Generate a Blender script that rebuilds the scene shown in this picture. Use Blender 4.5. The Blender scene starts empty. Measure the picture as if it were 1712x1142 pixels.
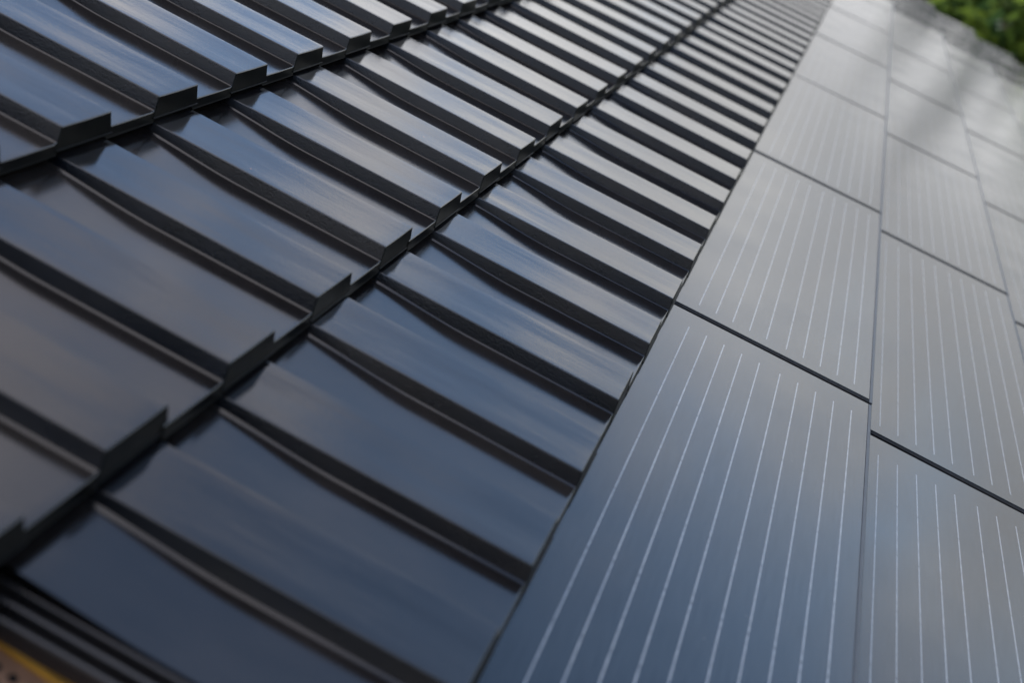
import bpy, bmesh, math, random
from mathutils import Matrix, Vector
random.seed(7)
C = bpy.context.scene.collection
SC = bpy.context.scene

# ------------------------------------------------------------------ roof frame
E = 0.34                      # exposed length of one course
W = 0.6129 * E                # cover width of one ribbed tile
ALPHA = math.radians(35)      # roof pitch
M = Matrix.Translation((0, 0, 5.2)) @ Matrix.Rotation(ALPHA, 4, 'X')   # roof axes (along eave, up slope, normal) -> world

# ------------------------------------------------------------------ camera
R = ((0.2674717141638835, -0.8332679141113857, 0.48386306475452956),
     (-0.32547554668736595, -0.5507741589994666, -0.7685788796764922),
     (0.9069313924601717, 0.04808751489390828, -0.41852483830658427))
cam_d = bpy.data.cameras.new('camera')
cam = bpy.data.objects.new('camera', cam_d)
C.objects.link(cam)
rx, ry, rz = Vector(R[0]), Vector(R[1]), Vector(R[2])
cm = Matrix((rx, -ry, -rz)).transposed().to_4x4()
cm.translation = Vector((-3.964849, 0.209379, 1.936842)) * E
cam.matrix_world = M @ cm
cam_d.sensor_width = 36
cam_d.lens = 36 * 2200 / 1712
cam_d.clip_start = 0.02
cam_d.clip_end = 3000
cam_d.dof.use_dof = True
cam_d.dof.focus_distance = 5.6 * E
cam_d.dof.aperture_fstop = 3.3
cam_d.dof.aperture_blades = 9
SC.camera = cam

# ------------------------------------------------------------------ world: daylight sky with broken cloud
SUN_EL, SUN_AZ = math.radians(42), math.radians(118)      # azimuth counted from +x towards +y
w = bpy.data.worlds.new('World')
SC.world = w
w.use_nodes = True
nt = w.node_tree
nt.nodes.clear()
N = nt.nodes.new
L = nt.links.new
out = N('ShaderNodeOutputWorld')
bg = N('ShaderNodeBackground')
bg.inputs['Strength'].default_value = 0.15
L(bg.outputs[0], out.inputs[0])
sky = N('ShaderNodeTexSky')
sky.sky_type = 'NISHITA'
sky.sun_disc = False
sky.ozone_density = 0.8
sky.sun_elevation = SUN_EL
sky.sun_rotation = math.radians(90) - SUN_AZ
tc = N('ShaderNodeTexCoord')
sep = N('ShaderNodeSeparateXYZ')
L(tc.outputs['Generated'], sep.inputs[0])


def wm(op, a, b=None, c=None):
    m = N('ShaderNodeMath')
    m.operation = op
    for i, v in enumerate((a, b, c)):
        if v is None:
            continue
        if isinstance(v, (int, float)):
            m.inputs[i].default_value = v
        else:
            L(v, m.inputs[i])
    return m.outputs[0]


zc = wm('ADD', wm('MAXIMUM', sep.outputs[2], 0.0), 0.16)
comb = N('ShaderNodeCombineXYZ')
L(wm('DIVIDE', sep.outputs[0], zc), comb.inputs[0])
L(wm('DIVIDE', sep.outputs[1], zc), comb.inputs[1])
n1 = N('ShaderNodeTexNoise')
n1.inputs['Scale'].default_value = 4.0
n1.inputs['Detail'].default_value = 8
n1.inputs['Roughness'].default_value = 0.58
n1.inputs['Distortion'].default_value = 0.35
mp = N('ShaderNodeMapping')
mp.inputs['Location'].default_value = (2.7, 1.1, 0.0)
L(comb.outputs[0], mp.inputs[0])
L(mp.outputs[0], n1.inputs['Vector'])
# cloud cover: broken overhead, closing towards the horizon
cover = N('ShaderNodeMapRange')
cover.interpolation_type = 'SMOOTHSTEP'
cover.inputs['From Min'].default_value = 0.45
cover.inputs['From Max'].default_value = 0.57
hz = N('ShaderNodeValToRGB')          # cloud banks: bright low bank, a bluer gap, grey cover higher up
er = hz.color_ramp
for q in (0.2, 0.4, 0.5, 0.6):
    er.elements.new(q)
for e_, (q, v) in zip(er.elements, ((0.0, 0.62), (0.27, 0.48), (0.37, 0.30), (0.55, 0.23), (0.66, 0.30), (1.0, 0.55))):
    e_.position = q
    e_.color = (v, v, v, 1)
L(sep.outputs[2], hz.inputs[0])
azb = N('ShaderNodeMapRange')
azb.interpolation_type = 'SMOOTHSTEP'
azb.inputs['From Min'].default_value = -0.12
azb.inputs['From Max'].default_value = 0.16
azb.inputs['To Max'].default_value = 0.095
L(sep.outputs[1], azb.inputs['Value'])
azc = N('ShaderNodeMapRange')
azc.interpolation_type = 'SMOOTHSTEP'
azc.inputs['From Min'].default_value = -0.46
azc.inputs['From Max'].default_value = -0.22
azc.inputs['To Min'].default_value = -0.09
azc.inputs['To Max'].default_value = 0.0
L(sep.outputs[1], azc.inputs['Value'])
azs = wm('ADD', azb.outputs[0], azc.outputs[0])
n3 = N('ShaderNodeTexNoise')
n3.inputs['Scale'].default_value = 11.0
n3.inputs['Detail'].default_value = 4
L(comb.outputs[0], n3.inputs['Vector'])
azs = wm('ADD', azs, wm('MULTIPLY', wm('SUBTRACT', n3.outputs[0], 0.5), 0.30))
L(wm('ADD', wm('SUBTRACT', wm('ADD', n1.outputs[0], hz.outputs[0]), 0.36), azs), cover.inputs['Value'])
n2 = N('ShaderNodeTexNoise')
n2.inputs['Scale'].default_value = 2.3
n2.inputs['Detail'].default_value = 4
L(comb.outputs[0], n2.inputs['Vector'])
ccr = N('ShaderNodeValToRGB')
ccr.color_ramp.elements[0].position = 0.3
ccr.color_ramp.elements[0].color = (3.35, 3.4, 3.6, 1)
ccr.color_ramp.elements[1].position = 0.7
ccr.color_ramp.elements[1].color = (6.9, 6.85, 6.7, 1)
L(n2.outputs[0], ccr.inputs[0])
lum = N('ShaderNodeValToRGB')
lr = lum.color_ramp
for q, v in ((0.25, 0.8), (0.5, 1.0)):
    lr.elements.new(q)
for e_, (q, v) in zip(lr.elements, ((0.0, 0.66), (0.13, 0.40), (0.28, 0.84), (0.62, 0.60))):
    e_.position = q
    e_.color = (v, v * (0.97 if q > 0.5 else 1), v * (1.06 if q > 0.5 else 1), 1)
L(sep.outputs[2], lum.inputs[0])
cm2 = N('ShaderNodeMix')
cm2.data_type = 'RGBA'
cm2.blend_type = 'MULTIPLY'
cm2.inputs['Factor'].default_value = 1.0
L(ccr.outputs[0], cm2.inputs['A'])
L(lum.outputs[0], cm2.inputs['B'])
mix = N('ShaderNodeMix')
mix.data_type = 'RGBA'
L(cover.outputs[0], mix.inputs['Factor'])
L(sky.outputs[0], mix.inputs['A'])
L(cm2.outputs['Result'], mix.inputs['B'])
L(mix.outputs['Result'], bg.inputs['Color'])

# ------------------------------------------------------------------ sun, softened by cloud
sd = bpy.data.lights.new('sun', 'SUN')
sd.energy = 0.8
sd.angle = math.radians(14)
sd.color = (1.0, 0.96, 0.9)
sun = bpy.data.objects.new('sun', sd)
C.objects.link(sun)
sdir = Vector((math.cos(SUN_EL) * math.cos(SUN_AZ), math.cos(SUN_EL) * math.sin(SUN_AZ), math.sin(SUN_EL)))
sun.rotation_euler = sdir.to_track_quat('Z', 'Y').to_euler()
sun.location = (0, 0, 30)

SC.view_settings.view_transform = 'Standard'
SC.view_settings.look = 'None'
SC.view_settings.exposure = 1.6
SC.view_settings.gamma = 1.0
SC.render.engine = 'CYCLES'
SC.cycles.max_bounces = 8


# ------------------------------------------------------------------ materials
def new_mat(name):
    m = bpy.data.materials.new(name)
    m.use_nodes = True
    t = m.node_tree
    return m, t, t.nodes['Principled BSDF']


def node(t, kind, **kw):
    n = t.nodes.new(kind)
    for k, v in kw.items():
        if k in n.inputs:
            n.inputs[k].default_value = v
        else:
            setattr(n, k, v)
    return n


def ramp(t, src, stops):
    r = t.nodes.new('ShaderNodeValToRGB')
    cr = r.color_ramp
    while len(cr.elements) < len(stops):
        cr.elements.new(0.5)
    for e, (p, c) in zip(cr.elements, stops):
        e.position = p
        e.color = (*c, 1) if len(c) == 3 else c
    t.links.new(src, r.inputs[0])
    return r.outputs[0]


def rampv(t, src, stops):
    return ramp(t, src, [(p, (v, v, v)) for p, v in stops])


def glaze(name, base, rough, wave=0.8, peel=0.14, ior=1.6, spec=0.5):
    """glossy engobe of the clay tiles: long soft ripples down the slope, orange peel, tiny chips"""
    m, t, b = new_mat(name)
    tc = node(t, 'ShaderNodeTexCoord')
    oi = node(t, 'ShaderNodeObjectInfo')
    add = node(t, 'ShaderNodeVectorMath', operation='ADD')
    mul = node(t, 'ShaderNodeVectorMath', operation='SCALE')
    comb = node(t, 'ShaderNodeCombineXYZ')
    t.links.new(oi.outputs['Random'], comb.inputs[0])
    t.links.new(oi.outputs['Random'], comb.inputs[1])
    t.links.new(comb.outputs[0], mul.inputs[0])
    mul.inputs['Scale'].default_value = 3.7
    t.links.new(tc.outputs['Object'], add.inputs[0])
    t.links.new(mul.outputs[0], add.inputs[1])
    P = add.outputs[0]
    m1 = node(t, 'ShaderNodeMapping')
    m1.inputs['Scale'].default_value = (1.0, 0.20, 1.0)
    t.links.new(P, m1.inputs[0])
    ripple = node(t, 'ShaderNodeTexNoise', Scale=30.0, Detail=3.0, Roughness=0.45)
    t.links.new(m1.outputs[0], ripple.inputs['Vector'])
    peeln = node(t, 'ShaderNodeTexNoise', Scale=420.0, Detail=2.0)
    t.links.new(P, peeln.inputs['Vector'])
    b1 = node(t, 'ShaderNodeBump', Strength=wave, Distance=0.0006)
    t.links.new(ripple.outputs[0], b1.inputs['Height'])
    b2 = node(t, 'ShaderNodeBump', Strength=peel, Distance=0.0004)
    t.links.new(peeln.outputs[0], b2.inputs['Height'])
    t.links.new(b1.outputs[0], b2.inputs['Normal'])
    t.links.new(b2.outputs[0], b.inputs['Normal'])
    # colour: near black, faint clouding, rare orange chips where the glaze is missing
    cl = node(t, 'ShaderNodeTexNoise', Scale=16.0, Detail=5.0)
    t.links.new(P, cl.inputs['Vector'])
    col = ramp(t, cl.outputs[0], [(0.3, tuple(x * 0.75 for x in base)), (0.7, tuple(x * 1.35 for x in base))])
    vo = node(t, 'ShaderNodeTexVoronoi', Scale=34.0)
    t.links.new(P, vo.inputs['Vector'])
    chip = node(t, 'ShaderNodeMath', operation='LESS_THAN')
    t.links.new(vo.outputs['Distance'], chip.inputs[0])
    vs = node(t, 'ShaderNodeSeparateColor')
    t.links.new(vo.outputs['Color'], vs.inputs[0])
    thr = node(t, 'ShaderNodeMapRange')
    thr.inputs['From Min'].default_value = 0.90
    thr.inputs['From Max'].default_value = 1.0
    thr.inputs['To Min'].default_value = 0.0
    thr.inputs['To Max'].default_value = 0.045
    t.links.new(vs.outputs[0], thr.inputs['Value'])
    t.links.new(thr.outputs[0], chip.inputs[1])
    mx = node(t, 'ShaderNodeMix', data_type='RGBA')
    t.links.new(chip.outputs[0], mx.inputs['Factor'])
    t.links.new(col, mx.inputs['A'])
    mx.inputs['B'].default_value = (0.22, 0.07, 0.03, 1)
    t.links.new(mx.outputs['Result'], b.inputs['Base Color'])
    dn = node(t, 'ShaderNodeTexNoise', Scale=5.0, Detail=8.0, Roughness=0.7)
    m3 = node(t, 'ShaderNodeMapping')
    m3.inputs['Scale'].default_value = (1.0, 0.35, 1.0)
    t.links.new(P, m3.inputs[0])
    t.links.new(m3.outputs[0], dn.inputs['Vector'])
    dust = rampv(t, dn.outputs[0], [(0.45, 0.0), (0.75, 0.05)])
    md = node(t, 'ShaderNodeMix', data_type='RGBA')
    t.links.new(dust, md.inputs['Factor'])
    t.links.new(mx.outputs['Result'], md.inputs['A'])
    md.inputs['B'].default_value = (0.24, 0.20, 0.16, 1)
    t.links.new(md.outputs['Result'], b.inputs['Base Color'])
    rn = node(t, 'ShaderNodeTexNoise', Scale=9.0, Detail=4.0)
    t.links.new(P, rn.inputs['Vector'])
    rr = rampv(t, rn.outputs[0], [(0.3, rough * 0.8), (0.7, rough * 1.3)])
    t.links.new(rr, b.inputs['Roughness'])
    b.inputs['IOR'].default_value = ior
    b.inputs['Specular IOR Level'].default_value = spec
    return m


M_RIB = glaze('black_glaze', (0.0050, 0.0048, 0.0052), 0.11, peel=0.24, ior=1.52)
M_PAN = glaze('black_glaze_pan', (0.0062, 0.0052, 0.0050), 0.15, wave=0.3, ior=1.52)
M_WALL = glaze('shade_tinted_glaze_side', (0.0016, 0.0024, 0.0042), 0.26, wave=0.2, peel=0.9, ior=1.5, spec=0.28)  # rib walls' shade and blue sky reflection put into the base colour
M_NOSE = glaze('matt_black_nose', (0.0032, 0.0031, 0.0033), 0.38, wave=0.1, peel=0.5, ior=1.5, spec=0.10)
M_LOCK = glaze('black_engobe', (0.006, 0.005, 0.005), 0.28, wave=0.1, peel=0.2, ior=1.5)


def panel_glass():
    m, t, b = new_mat('solar_glass')
    tc = node(t, 'ShaderNodeTexCoord')
    oi = node(t, 'ShaderNodeObjectInfo')
    m1 = node(t, 'ShaderNodeMapping')
    m1.inputs['Scale'].default_value = (0.02, 1.0, 1.0)
    t.links.new(tc.outputs['Object'], m1.inputs[0])
    fine = node(t, 'ShaderNodeTexNoise', Scale=700.0, Detail=3.0)
    t.links.new(m1.outputs[0], fine.inputs['Vector'])
    big = node(t, 'ShaderNodeTexNoise', Scale=5.0, Detail=4.0)
    t.links.new(tc.outputs['Object'], big.inputs['Vector'])
    c1 = ramp(t, fine.outputs[0], [(0.32, (0.003, 0.005, 0.007)), (0.68, (0.017, 0.022, 0.027))])
    # dust specks
    vo = node(t, 'ShaderNodeTexVoronoi', Scale=55.0)
    t.links.new(tc.outputs['Object'], vo.inputs['Vector'])
    vs = node(t, 'ShaderNodeSeparateColor')
    t.links.new(vo.outputs['Color'], vs.inputs[0])
    thr = node(t, 'ShaderNodeMapRange')
    thr.inputs['From Min'].default_value = 0.86
    thr.inputs['From Max'].default_value = 1.0
    thr.inputs['To Min'].default_value = 0.0
    thr.inputs['To Max'].default_value = 0.05
    t.links.new(vs.outputs[1], thr.inputs['Value'])
    sp = node(t, 'ShaderNodeMath', operation='LESS_THAN')
    t.links.new(vo.outputs['Distance'], sp.inputs[0])
    t.links.new(thr.outputs[0], sp.inputs[1])
    mx = node(t, 'ShaderNodeMix', data_type='RGBA')
    t.links.new(sp.outputs[0], mx.inputs['Factor'])
    t.links.new(c1, mx.inputs['A'])
    mx.inputs['B'].default_value = (0.16, 0.13, 0.11, 1)
    t.links.new(mx.outputs['Result'], b.inputs['Base Color'])
    rr = rampv(t, big.outputs[0], [(0.3, 0.13), (0.7, 0.20)])
    t.links.new(rr, b.inputs['Roughness'])
    bn = node(t, 'ShaderNodeBump', Strength=0.10, Distance=0.001)
    wv = node(t, 'ShaderNodeTexNoise', Scale=3.0, Detail=1.0)
    t.links.new(tc.outputs['Object'], wv.inputs['Vector'])
    t.links.new(wv.outputs[0], bn.inputs['Height'])
    t.links.new(bn.outputs[0], b.inputs['Normal'])
    b.inputs['IOR'].default_value = 1.5
    return m


def simple(name, col, rough, metal=0.0, ior=1.5, noise=0.0, scale=40.0):
    m, t, b = new_mat(name)
    tc = node(t, 'ShaderNodeTexCoord')
    n = node(t, 'ShaderNodeTexNoise', Scale=scale, Detail=4.0)
    t.links.new(tc.outputs['Object'], n.inputs['Vector'])
    k = noise
    c = ramp(t, n.outputs[0], [(0.3, tuple(x * (1 - k) for x in col)), (0.7, tuple(min(1, x * (1 + k)) for x in col))])
    t.links.new(c, b.inputs['Base Color'])
    b.inputs['Roughness'].default_value = rough
    b.inputs['Metallic'].default_value = metal
    b.inputs['IOR'].default_value = ior
    return m


M_GLASS = panel_glass()
M_BAR = simple('busbar_under_glass', (0.18, 0.19, 0.20), 0.17, ior=1.5, noise=0.25, scale=60)
M_FRAME = simple('black_panel_frame', (0.006, 0.006, 0.007), 0.6, noise=0.2)
M_FRAME.node_tree.nodes['Principled BSDF'].inputs['Specular IOR Level'].default_value = 0.15
M_SEAL = simple('grey_panel_seal', (0.030, 0.034, 0.040), 0.42, noise=0.25, scale=25)
M_MEMB = simple('roof_membrane', (0.02, 0.018, 0.017), 0.8, noise=0.3)
M_BATTEN = simple('batten_wood', (0.16, 0.10, 0.06), 0.8, noise=0.3)
M_RENDER = simple('house_render', (0.55, 0.53, 0.49), 0.9, noise=0.1, scale=3)
M_YEL = simple('yellow_painted_edge', (0.62, 0.30, 0.03), 0.5, noise=0.18, scale=30)
M_PLANK = simple('tan_plank', (0.50, 0.26, 0.155), 0.75, noise=0.2, scale=18)
M_HOLE = simple('plank_hole_dark', (0.01, 0.008, 0.007), 0.9)
M_BARK = simple('bark', (0.10, 0.075, 0.05), 0.9, noise=0.4, scale=8)


def leaf_mat(name, a, b_, trans=0.25):
    m, t, b = new_mat(name)
    oi = node(t, 'ShaderNodeNewGeometry')
    c = ramp(t, oi.outputs['Random Per Island'], [(0.1, a), (0.9, b_)])
    t.links.new(c, b.inputs['Base Color'])
    b.inputs['Roughness'].default_value = 0.85
    b.inputs['Specular IOR Level'].default_value = 0.15
    return m


M_LEAF = [leaf_mat('leaf_bright', (0.020, 0.046, 0.004), (0.125, 0.165, 0.012)),
          leaf_mat('leaf_mid', (0.010, 0.028, 0.003), (0.060, 0.092, 0.008)),
          leaf_mat('leaf_dark', (0.007, 0.018, 0.004), (0.020, 0.042, 0.008))]
M_GRASS = simple('lawn', (0.035, 0.055, 0.018), 0.9, noise=0.5, scale=0.6)


# ------------------------------------------------------------------ helpers
def mesh_obj(name, verts, faces, mat, parent=None, smooth=True, mats=None, fm=None):
    me = bpy.data.meshes.new(name)
    me.from_pydata([tuple(v) for v in verts], [], faces)
    me.validate()
    for mm in (mats or [mat]):
        me.materials.append(mm)
    if fm:
        for p, i in zip(me.polygons, fm):
            p.material_index = i
    bm = bmesh.new()
    bm.from_mesh(me)
    bmesh.ops.recalc_face_normals(bm, faces=bm.faces)
    bm.to_mesh(me)
    bm.free()
    if smooth:
        for p in me.polygons:
            p.use_smooth = True
        me.set_sharp_from_angle(angle=math.radians(50))
    o = bpy.data.objects.new(name, me)
    C.objects.link(o)
    if smooth:
        wn = o.modifiers.new('even_normals', 'WEIGHTED_NORMAL')
        wn.keep_sharp = True
        wn.weight = 80
    if parent:
        o.parent = parent
    return o


def empty(name, mw):
    o = bpy.data.objects.new(name, None)
    o.empty_display_size = 0.05
    C.objects.link(o)
    o.matrix_world = mw
    return o


def tag(o, label=None, cat=None, group=None, kind=None):
    if label: o['label'] = label
    if cat: o['category'] = cat
    if group: o['group'] = group
    if kind: o['kind'] = kind
    return o


def dup(root, mw):
    r = root.copy()
    C.objects.link(r)
    r.matrix_world = mw
    for ch in root.children:
        c = ch.copy()
        C.objects.link(c)
        c.parent = r
        for g in ch.children:
            d = g.copy()
            C.objects.link(d)
            d.parent = c
    return r


def box_vf(x0, x1, y0, y1, z0, z1, V, F):
    b = len(V)
    V += [(x0, y0, z0), (x1, y0, z0), (x1, y1, z0), (x0, y1, z0), (x0, y0, z1), (x1, y0, z1), (x1, y1, z1), (x0, y1, z1)]
    F += [tuple(b + i for i in f) for f in ((0, 3, 2, 1), (4, 5, 6, 7), (0, 1, 5, 4), (1, 2, 6, 5), (2, 3, 7, 6), (3, 0, 4, 7))]


def bevel_box(x0, x1, y0, y1, z0, z1, r=0.0012, seg=2):
    bm = bmesh.new()
    V, F = [], []
    box_vf(x0, x1, y0, y1, z0, z1, V, F)
    vs = [bm.verts.new(v) for v in V]
    for f in F:
        bm.faces.new([vs[i] for i in f])
    bmesh.ops.bevel(bm, geom=bm.edges[:] , offset=r, segments=seg, affect='EDGES', profile=0.5)
    bm.verts.index_update()
    V = [v.co[:] for v in bm.verts]
    F = [tuple(v.index for v in f.verts) for f in bm.faces]
    bm.free()
    return V, F


# ------------------------------------------------------------------ ribbed roof tile
TL = 0.405                         # tile length with head lap
TILT = math.atan(0.101)            # course overlap tilt
RIBW = 0.100
PANW = W - RIBW
DRAFT = 0.0046


def depth(y):
    s = min(max(y / E, 0), 1.3)
    t = min(max((s - 0.58) / 0.50, 0), 1)
    t = t * t * (3 - 2 * t)
    return 0.0192 * (1 - t) + 0.0108 * t


def lean(z):
    return 0.15 * z                # the nose slopes a little outwards towards its foot (z is negative)


def loft(rows, closed=False):
    V, F = [], []
    n = len(rows[0])
    for r in rows:
        V += r
    for i in range(len(rows) - 1):
        for j in range(n - (0 if closed else 1)):
            a, b = i * n + j, i * n + (j + 1) % n
            F.append((a, b, b + n, a + n))
    return V, F


def rib_section(y, inset=0.0, zdrop=0.0):
    """closed outline of the rib at height y up the tile, x from left wall to right wall"""
    d = depth(y)
    xl, xr = PANW, W
    r = 0.0013
    pts = []
    bot = -0.0272
    lw = 0.0206 if y < 0.001 else min(0.0206, d + 0.0012)
    pts.append((xl - DRAFT * (0.026 / 0.019), bot))
    pts.append((xl - DRAFT, -d - 0.0010))
    # left shoulder
    for k in range(4):
        a = math.pi * (1.0 - 0.5 * k / 3)
        pts.append((xl + r + r * math.cos(a), -r + r * math.sin(a)))
    # slightly dished top
    n = 9
    for k in range(1, n):
        q = k / n
        x = xl + r + (RIBW - 2 * r) * q
        pts.append((x, -0.00030 * math.sin(math.pi * q) + 0.00007 * math.sin(3 * math.pi * q)))
    for k in range(4):
        a = math.pi * 0.5 * (1 - k / 3)
        pts.append((xr - r + r * math.cos(a), -r + r * math.sin(a)))
    pts.append((xr + DRAFT, -d - 0.0010))
    pts.append((xr + DRAFT * (0.026 / 0.019), bot))
    cx, cz = (xl + xr) / 2, -0.014
    outp = []
    for x, z in pts:
        if inset:
            x = x + (inset if x < cx else -inset) * min(1, abs(x - cx) / 0.03)
            z = z - inset if z > cz else z
        outp.append((x, z))
    return outp


def build_tile():
    root = empty('roof_tile', M)
    # --- rib
    ys = [0.0, 0.0005, 0.0014] + [0.02 + i * (TL - 0.02) / 20 for i in range(21)]
    ins = [0.0013, 0.0004, 0.0]
    rows = []
    for i, y in enumerate(ys):
        sec = rib_section(y, ins[i] if i < 3 else 0)
        rows.append([(x, y + lean(z) * max(0, 1 - y / 0.05), z) for x, z in sec])
    V, F = loft(rows, True)
    n = len(rows[0])
    F.append(tuple(range(len(V) - n, len(V))))
    nose_v, nose_f = list(rows[0]), [tuple(range(n))]
    fm = [1 if (q % n) in (0, 1, n - 3, n - 2, n - 1) and q < n * (len(rows) - 1) else 0 for q in range(len(F))]
    mesh_obj('rib', V, F, M_RIB, root, mats=[M_RIB, M_WALL], fm=fm)
    V, F = nose_v, nose_f
    # foot lip of the nose
    v2, f2 = bevel_box(PANW - 0.0068, W + 0.0064, -0.0052, 0.012, -0.0286, -0.0262, 0.0008)
    b = len(V)
    V += v2
    F += [tuple(b + i for i in f) for f in f2]
    nose_v, nose_f = V, F
    # --- pan
    xs = []
    x1 = PANW - DRAFT + 0.0004
    prof = [(-0.004, 0.0), (0.002, 0.0)] + [(0.002 + (x1 - 0.0075) * q / 8, 0.0) for q in range(1, 9)]
    prof += [(x1 - 0.0035, 0.0003), (x1 - 0.0018, 0.0009), (x1 - 0.0006, 0.0017), (x1 + 0.0004, 0.0021), (x1 + 0.0014, 0.0018)]
    rows = []
    yp = [0.0, 0.0, 0.0005, 0.0014] + [0.012 + i * (TL - 0.012) / 24 for i in range(25)]
    for i, y in enumerate(yp):
        d = depth(y)
        dr = (0.0, 0.0013, 0.0004, 0.0)[i] if i < 4 else 0.0
        row = []
        for x, dz in prof:
            z = -d + dz - dr - 0.0004 * math.sin(math.pi * max(0, min(1, x / x1)))
            if i == 0:
                z = -0.0330
            row.append((x, y + lean(z + 0.019) * max(0, 1 - y / 0.05) - 0.0020, z))
        rows.append(row)
    n = len(prof)
    b = len(nose_v)
    nose_v += rows[0] + rows[1]
    nose_f += [(b + q, b + q + 1, b + n + q + 1, b + n + q) for q in range(n - 1)]
    V, F = loft(rows[1:])
    v2, f2 = bevel_box(-0.002, x1 + 0.001, -0.0044, 0.012, -0.0345, -0.0322, 0.0008)
    b = len(nose_v)
    nose_v += v2
    nose_f += [tuple(b + i for i in f) for f in f2]
    mesh_obj('nose', nose_v, nose_f, M_NOSE, root)
    # underside
    v2, f2 = [], []
    box_vf(-0.003, x1, 0.006, TL, -0.0300, -0.0215, v2, f2)
    b = len(V)
    V += v2
    F += [tuple(b + i for i in f) for f in f2]
    mesh_obj('pan', V, F, M_PAN, root)
    # --- interlocking side lap: three water ridges, only bare on the end tile
    prof = []
    prof.append((-0.0465, -0.036))
    prof.append((-0.0465, -0.0290))
    cxs = (-0.0415, -0.0245, -0.0075)
    for cx in cxs:
        prof += [(cx - 0.0036, -0.0300), (cx - 0.0023, -0.0218), (cx - 0.0010, -0.0208), (cx + 0.0010, -0.0208), (cx + 0.0023, -0.0218), (cx + 0.0036, -0.0300)]
    prof += [(-0.0022, -0.0300), (-0.0020, -0.036)]
    rows = [[(x, y, z) for x, z in prof] for y in (0.010, 0.0101, TL * 0.5, TL)]
    V, F = loft(rows, True)
    n = len(prof)
    F.append(tuple(range(n)))
    F.append(tuple(range(len(V) - n, len(V))))
    mesh_obj('side_lap', V, F, M_LOCK, root)
    return root


def ordinal(n):
    words = ['first', 'second', 'third', 'fourth', 'fifth', 'sixth', 'seventh', 'eighth', 'ninth', 'tenth', 'eleventh', 'twelfth',
             'thirteenth', 'fourteenth', 'fifteenth', 'sixteenth', 'seventeenth', 'eighteenth', 'nineteenth', 'twentieth']
    if n <= 20:
        return words[n - 1]
    tens = {2: 'twenty', 3: 'thirty', 4: 'forty'}[n // 10]
    return tens + '-' + words[n % 10 - 1] if n % 10 else {2: 'twentieth', 3: 'thirtieth', 4: 'fortieth'}[n // 10]


proto = build_tile()
first = [True]


def place_tile(k, v, label, group):
    jx, jy = random.uniform(-1, 1) * 0.0006, random.uniform(-1, 1) * 0.0010
    rz_ = math.radians(random.uniform(-0.25, 0.25))
    rx_ = math.radians(random.uniform(-0.3, 0.3))
    ry_ = math.radians(random.uniform(-0.5, 0.5))
    loc = Matrix.Translation(((k - 1) * W + jx, -v * E + jy, 0))
    rot = Matrix.Rotation(-TILT * 1.0 + rx_, 4, 'X') @ Matrix.Rotation(ry_, 4, 'Y') @ Matrix.Rotation(rz_, 4, 'Z')
    mw = M @ loc @ rot
    if first[0]:
        proto.matrix_world = mw
        o = proto
        first[0] = False
    else:
        o = dup(proto, mw)
    return tag(o, label, 'roof tile', group, kind='thing')


G_MAIN = 'black ribbed roof tiles left of the solar tiles'


def in_frame(pts):
    """does the photograph's view take in any of these roof points (x, y, z in metres)?"""
    c = Vector((-3.964849, 0.209379, 1.936842)) * E
    for p in pts:
        d = Vector(p) - c
        zc_ = d.dot(rz)
        if zc_ > 0.05:
            px, py = 856 + 2200 * d.dot(rx) / zc_, 571 + 2200 * d.dot(ry) / zc_
            if 0 <= px <= 1712 and 0 <= py <= 1142:
                return True
    return False


def grid_pts(x0, x1, y0, y1, n=6):
    return [(x0 + (x1 - x0) * a / n, y0 + (y1 - y0) * b / n, -0.01) for a in range(n + 1) for b in range(n + 1)]


courses = [(0, -2, 32, 'touching the solar panels'), (-1, -4, 30, 'one up from the solar panels'),
           (-2, -3, 20, 'two up from the solar panels'), (-3, -1, 20, 'three up from the solar panels')]
for v, k0, k1, what in courses:
    cnt = 0
    for k in range(k0, k1 + 1):
        if in_frame(grid_pts((k - 1) * W, k * W, -v * E, (1 - v) * E)):
            cnt += 1
            lab = f'black ribbed tile, {ordinal(cnt)} from bottom left in the course {what}'
            place_tile(k, v, lab, G_MAIN)
        else:
            place_tile(k, v, 'black ribbed tile beyond the edge of the picture', 'black ribbed tiles outside the picture')
G_FAR = 'grey sheened ribbed roof tiles along the far edge'
for v in range(1, 6):
    cnt = 0
    for i in range(9):
        k = 36.5 + i
        if in_frame(grid_pts((k - 1) * W, k * W, -v * E, (1 - v) * E)):
            cnt += 1
            lab = f'blurred grey ribbed tile, {ordinal(cnt)} past the far end of the {ordinal(v)} solar row'
            place_tile(k, v + 0.03 * v, lab, G_FAR)
        else:
            place_tile(k, v + 0.03 * v, 'grey ribbed tile of the far edge beyond the top of the picture', 'far edge ribbed tiles outside the picture')

# ------------------------------------------------------------------ solar tiles
VL = [0.026, 1.020, 2.069, 3.11, 4.15, 5.19]     # nose lines in courses
ZH, ZN = -0.098 * E, 0.013 * E
BAR0, BARS = 0.100, 0.0878
offs = [0, 1, 2, 3, 4, 5.17, 6.17, 7.17, 8.17, 9.17]


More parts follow.
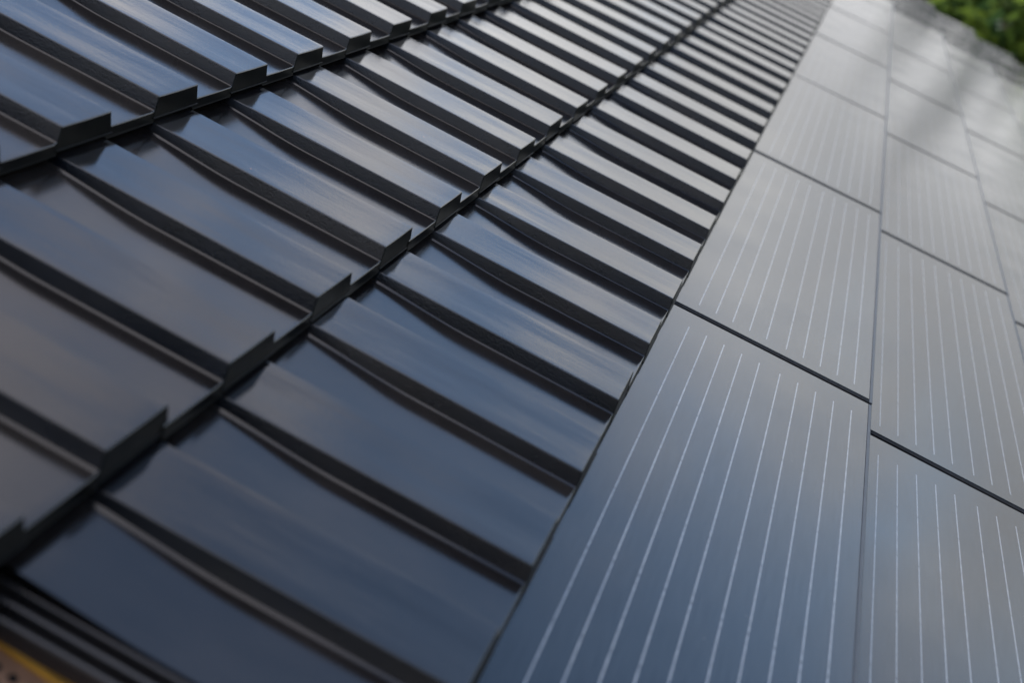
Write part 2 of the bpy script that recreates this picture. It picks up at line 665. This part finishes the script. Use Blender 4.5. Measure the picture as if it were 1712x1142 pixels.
def build_panel(length, width, bars=True, name='solar_tile'):
    """origin at the lower (nose) near corner; x along the course, y up the slope"""
    root = empty(name, M)
    Lx, Ly = length, width + 0.05
    V, F = bevel_box(0.0, Lx, 0.0, Ly, -0.0130, -0.0012, 0.0008)
    mesh_obj('frame', V, F, M_FRAME, root)
    V, F = bevel_box(0.0095, Lx - 0.0030, 0.0052, width + 0.0030, -0.0016, 0.0, 0.0003, 1)
    g = mesh_obj('glass', V, F, M_GLASS, root)
    V, F = bevel_box(0.0005, 0.0080, 0.0, Ly, -0.0060, -0.0012, 0.0009)
    mesh_obj('side_seal', V, F, M_SEAL, root)
    V, F = bevel_box(0.0, Lx, -0.0010, 0.0046, -0.0120, -0.0006, 0.0009)
    mesh_obj('nose_trim', V, F, M_SEAL, root)
    if bars:
        a, b = 0.117 * E, Lx - 0.185 * E
        segs = max(1, round((b - a) / 0.1405))
        step = (b - a) / segs
        hw = 0.00100
        V, F = [], []
        for s in range(segs):
            x0 = a + s * step + (0.0017 if s else 0)
            x1 = a + (s + 1) * step - (0.0017 if s < segs - 1 else 0)
            box_vf(x0, x1, -hw, hw, -0.0004, 0.00012, V, F)
            if s < segs - 1:
                xc = a + (s + 1) * step
                box_vf(xc - 0.0017, xc + 0.0017, -hw * 0.42, hw * 0.42, -0.0004, 0.00010, V, F)
        proto_bar = None
        for o_ in offs:
            vv = BAR0 + BARS * o_            # from the line above, downwards
            y = width * (1 - vv) if True else 0
            if proto_bar is None:
                proto_bar = mesh_obj('busbar', V, F, M_BAR, root, smooth=False)
                proto_bar.location = (0, y, 0)
            else:
                c = proto_bar.copy()
                C.objects.link(c)
                c.parent = root
                c.location = (0, y, 0)
    return root


rows = {1: [-1.90, 1.80, 5.43, 9.30, 12.87, 16.45, 19.95, 21.75],
        2: [-1.93, 1.755, 5.44, 9.25, 12.87, 16.45, 19.95, 21.75],
        3: [-1.95, 1.68, 5.29, 8.90, 12.70, 16.40, 19.95, 21.75],
        4: [-2.0, 1.62, 5.20, 8.85, 12.65, 16.40, 19.95, 21.75],
        5: [-2.0, 1.6, 5.20, 8.85, 12.65, 16.40, 19.95, 21.75]}
G_SOL = 'dark flat solar roof tiles with silver busbars'
rown = {1: 'row beside the ribs', 2: 'second row from the ribs', 3: 'third row from the ribs',
        4: 'fourth row from the ribs', 5: 'fifth row from the ribs'}
cache = {}
for s, js in rows.items():
    cnt = 0
    for i in range(len(js) - 1):
        width = (VL[s] - VL[s - 1]) * E
        length = (js[i + 1] - js[i]) * E - 0.0048
        key = (round(length, 3), round(width, 3))
        half = i == len(js) - 2
        tilt = math.atan((ZN - ZH) / width)
        rt = Matrix.Rotation(-tilt + math.radians(random.uniform(-.2, .2)), 4, 'X') @ Matrix.Rotation(math.radians(random.uniform(.03, .08)), 4, 'Y')
        mw = M @ Matrix.Translation((js[i] * E, -VL[s] * E, ZN)) @ rt
        if key in cache:
            p = dup(cache[key], mw)
        else:
            p = build_panel(length, width, bars=not half)
            p.matrix_world = mw
            cache[key] = p
        seen = in_frame(grid_pts(js[i] * E, js[i + 1] * E, -VL[s] * E, -VL[s - 1] * E, 14))
        cnt += 1 if seen else 0
        if not seen:
            tag(p, 'solar tile with busbars beyond the edge of the picture', 'solar tile', 'solar tiles outside the picture')
            continue
        if half:
            lab = f'short plain filler panel at the far end of the {rown[s]}'
        else:
            lab = f'solar tile with busbars, {ordinal(cnt)} from the bottom in the {rown[s]}'
        tag(p, lab, 'solar tile', G_SOL)

# ------------------------------------------------------------------ house under the tiles
house = empty('house', Matrix.Identity(4))
tag(house, 'pale rendered house carrying the tiled roof, hidden under dark membrane and battens', 'house')


def roof_box(name, x0, x1, y0, y1, z0, z1, mat):
    V, F = [], []
    box_vf(x0, x1, y0, y1, z0, z1, V, F)
    return mesh_obj(name, [M @ Vector(v) for v in V], F, mat, house, smooth=False)


X0, X1 = -0.585, 45 * W
V, F = [], []
box_vf(X0, X1, -5.25 * E, E, -0.110, -0.0900, V, F)
box_vf(-5.1 * W, X1, E, 4.2 * E, -0.110, -0.0900, V, F)
mesh_obj('roof_deck', [M @ Vector(v) for v in V], F, M_MEMB, house, smooth=False)
V, F = [], []
for c in range(-4, 6):
    y = -c * E + E - 0.035
    box_vf((X0 if y < E else -5.1 * W) + 0.01, X1 - 0.01, y - 0.02, y + 0.02, -0.0895, -0.0640, V, F)
mesh_obj('batten', [M @ Vector(v) for v in V], F, M_BATTEN, house, smooth=False)
ye, yr = -5.0 * E, 4.0 * E
V, F = [], []
a = M @ Vector((0, ye, -0.12))
b = M @ Vector((0, yr, -0.12))
x0, x1 = X0 + 0.06, X1 - 0.06
for x in (x0, x1):
    V += [(x, a.y, 0), (x, b.y, 0), (x, b.y, b.z), (x, a.y, a.z)]
F += [(0, 1, 2, 3), (4, 7, 6, 5), (0, 3, 7, 4), (1, 5, 6, 2), (0, 4, 5, 1), (3, 2, 6, 7)]
mesh_obj('wall', V, F, M_RENDER, house, smooth=False)

# ------------------------------------------------------------------ perforated board beside the open end of the course
board = empty('perforated_board', M @ Matrix.Translation((0, 0, 0)))
tag(board, 'tan perforated board with yellow edge below the open end of the tile course', 'board')


def board_mesh():
    # slab with round dark wells
    x0, x1, y0, y1, zt = -1.05, -0.640, -0.35, 0.50, -0.108
    V, F = [], []
    box_vf(x0, x1, y0, y1, zt - 0.03, zt, V, F)
    mesh_obj('plank', V, F, M_PLANK, board, smooth=False)
    V, F = [], []
    st = 0.0150
    i = 0
    x = x1 - 0.016
    while x > x0 + 0.16:
        y = y0 + 0.02 + (st / 2 if i % 2 else 0)
        while y < y1 - 0.02:
            b = len(V)
            n = 10
            r = 0.0040
            V += [(x + r * math.cos(2 * math.pi * q / n), y + r * math.sin(2 * math.pi * q / n), zt + 0.0008) for q in range(n)]
            V += [(x + r * 1.15 * math.cos(2 * math.pi * q / n), y + r * 1.15 * math.sin(2 * math.pi * q / n), zt - 0.004) for q in range(n)]
            F.append(tuple(b + q for q in range(n)))
            F += [(b + q, b + (q + 1) % n, b + n + (q + 1) % n, b + n + q) for q in range(n)]
            y += st
        x -= st * 0.87
        i += 1
    mesh_obj('holes', V, F, M_HOLE, board, smooth=False)
    V, F = bevel_box(x1 + 0.0005, x1 + 0.012, y0, y1, zt - 0.03, zt + 0.006, 0.002)
    mesh_obj('edge_strip', V, F, M_YEL, board)


board_mesh()

# ------------------------------------------------------------------ ground
V = [(-400, -400, 0), (1200, -400, 0), (1200, 400, 0), (-400, 400, 0)]
g = mesh_obj('ground', V, [(0, 1, 2, 3)], M_GRASS, smooth=False)
tag(g, 'green lawn below the house', 'ground', kind='structure')


# ------------------------------------------------------------------ trees and shrubs beyond the roof
def tree(name, x, y, h, r, mat, label, cat='tree', n=2600, seed=0, trunk_h=None):
    rnd = random.Random(seed)
    root = empty(name, Matrix.Translation((x, y, 0)))
    tag(root, label, cat, 'greenery beyond the roof')
    # trunk with limbs
    V, F = [], []

    def limb(p, q, r0, r1, n=7):
        b = len(V)
        d = (q - p).normalized()
        u = d.orthogonal().normalized()
        v = d.cross(u)
        for s in range(4):
            t = s / 3
            c = p.lerp(q, t)
            rr = r0 * (1 - t) + r1 * t
            for k in range(n):
                a = 2 * math.pi * k / n
                V.append(c + (u * math.cos(a) + v * math.sin(a)) * rr)
        for s in range(3):
            for k in range(n):
                F.append((b + s * n + k, b + s * n + (k + 1) % n, b + (s + 1) * n + (k + 1) % n, b + (s + 1) * n + k))
    th = h * 0.55
    tops = []
    limb(Vector((0, 0, -0.1)), Vector((0.1, 0, th)), h * 0.035, h * 0.02)
    for k in range(7):
        a = k * 2.4 + rnd.random()
        z = h * rnd.uniform(0.25, 0.55)
        q = Vector((math.cos(a) * r * 0.6, math.sin(a) * r * 0.6, z + h * rnd.uniform(0.12, 0.3)))
        limb(Vector((0, 0, z)), q, h * 0.014, h * 0.005)
        tops.append(q)
    mesh_obj('trunk', V, F, M_BARK, root)
    # crown of leaf clumps
    clumps = []
    for k in range(26):
        a = rnd.uniform(0, 6.283)
        rr = r * math.sqrt(rnd.random()) * 0.85
        z = h * rnd.uniform(0.30, 0.93)
        squeeze = 1 - max(0, (z / h - 0.6)) * 1.3
        clumps.append((Vector((math.cos(a) * rr * squeeze, math.sin(a) * rr * squeeze, z)), r * rnd.uniform(0.22, 0.42)))
    V, F = [], []
    for k in range(n):
        c, cr = rnd.choice(clumps)
        d = Vector((rnd.gauss(0, 1), rnd.gauss(0, 1), rnd.gauss(0, 1))).normalized() * cr * rnd.uniform(0.55, 1.0)
        p = c + d
        s = rnd.uniform(0.10, 0.22)
        u = Vector((rnd.gauss(0, 1), rnd.gauss(0, 1), rnd.gauss(0, 1))).normalized()
        v = u.orthogonal().normalized()
        b = len(V)
        V += [p - u * s, p + v * s * 0.45, p + u * s, p - v * s * 0.45]
        F.append((b, b + 1, b + 2, b + 3))
    mesh_obj('crown', V, F, mat, root, smooth=False)
    return root


TREES = [(17.5, 2.2, 4.6, 2.2, 0), (19.0, -0.9, 4.7, 2.3, 1), (17.5, -3.8, 4.5, 2.2, 0), (21.0, -7.0, 4.6, 2.6, 1), (25, 3.2, 5.0, 2.8, 2),
         (27, -1.5, 5.1, 2.9, 2), (26, -6.5, 5.0, 3.0, 1), (31, -12, 5.0, 3.2, 2)]
tl = ['bright green bushy tree just past the far roof edge', 'mid green rounded tree past the far roof edge',
      'light green low tree past the roof edge, on the downhill side', 'mid green tree furthest towards the eave side',
      'dark tree behind the greenery on the ridge side', 'wide dark tree behind the middle of the greenery',
      'mid green tree behind the eave side greenery', 'large dark tree far behind at the right']
for i, (x, y, h, r, mi) in enumerate(TREES):
    tree('tree', x, y, h, r, M_LEAF[mi], tl[i], seed=i + 3)
tree('added_slim_tree', 36, -5.4, 8.6, 0.8, M_LEAF[2], 'slim dark tree added to mirror as a smudge in the far solar tiles', seed=31, n=900)  # distant tree added for its smudged reflection in the solar glass
tree('added_slim_tree', 38, -3.3, 8.8, 0.9, M_LEAF[2], 'slim tree added to mirror faintly near the top of the solar tiles', seed=32, n=900)  # second tree added only for its faint reflection
for i, (x, y, h) in enumerate([(-13, -9, 8.5), (-15, -3, 10), (-14, 3.5, 9), (-13, 10, 10), (-10, 16, 9)]):  # unseen row added behind the camera so the rib walls reflect dark
    tree('tree', x, y, h, 4.2, M_LEAF[2], 'unseen dark tree added behind the viewer to darken reflections, %s from the downhill side' % ordinal(i + 1), seed=50 + i, n=2200)
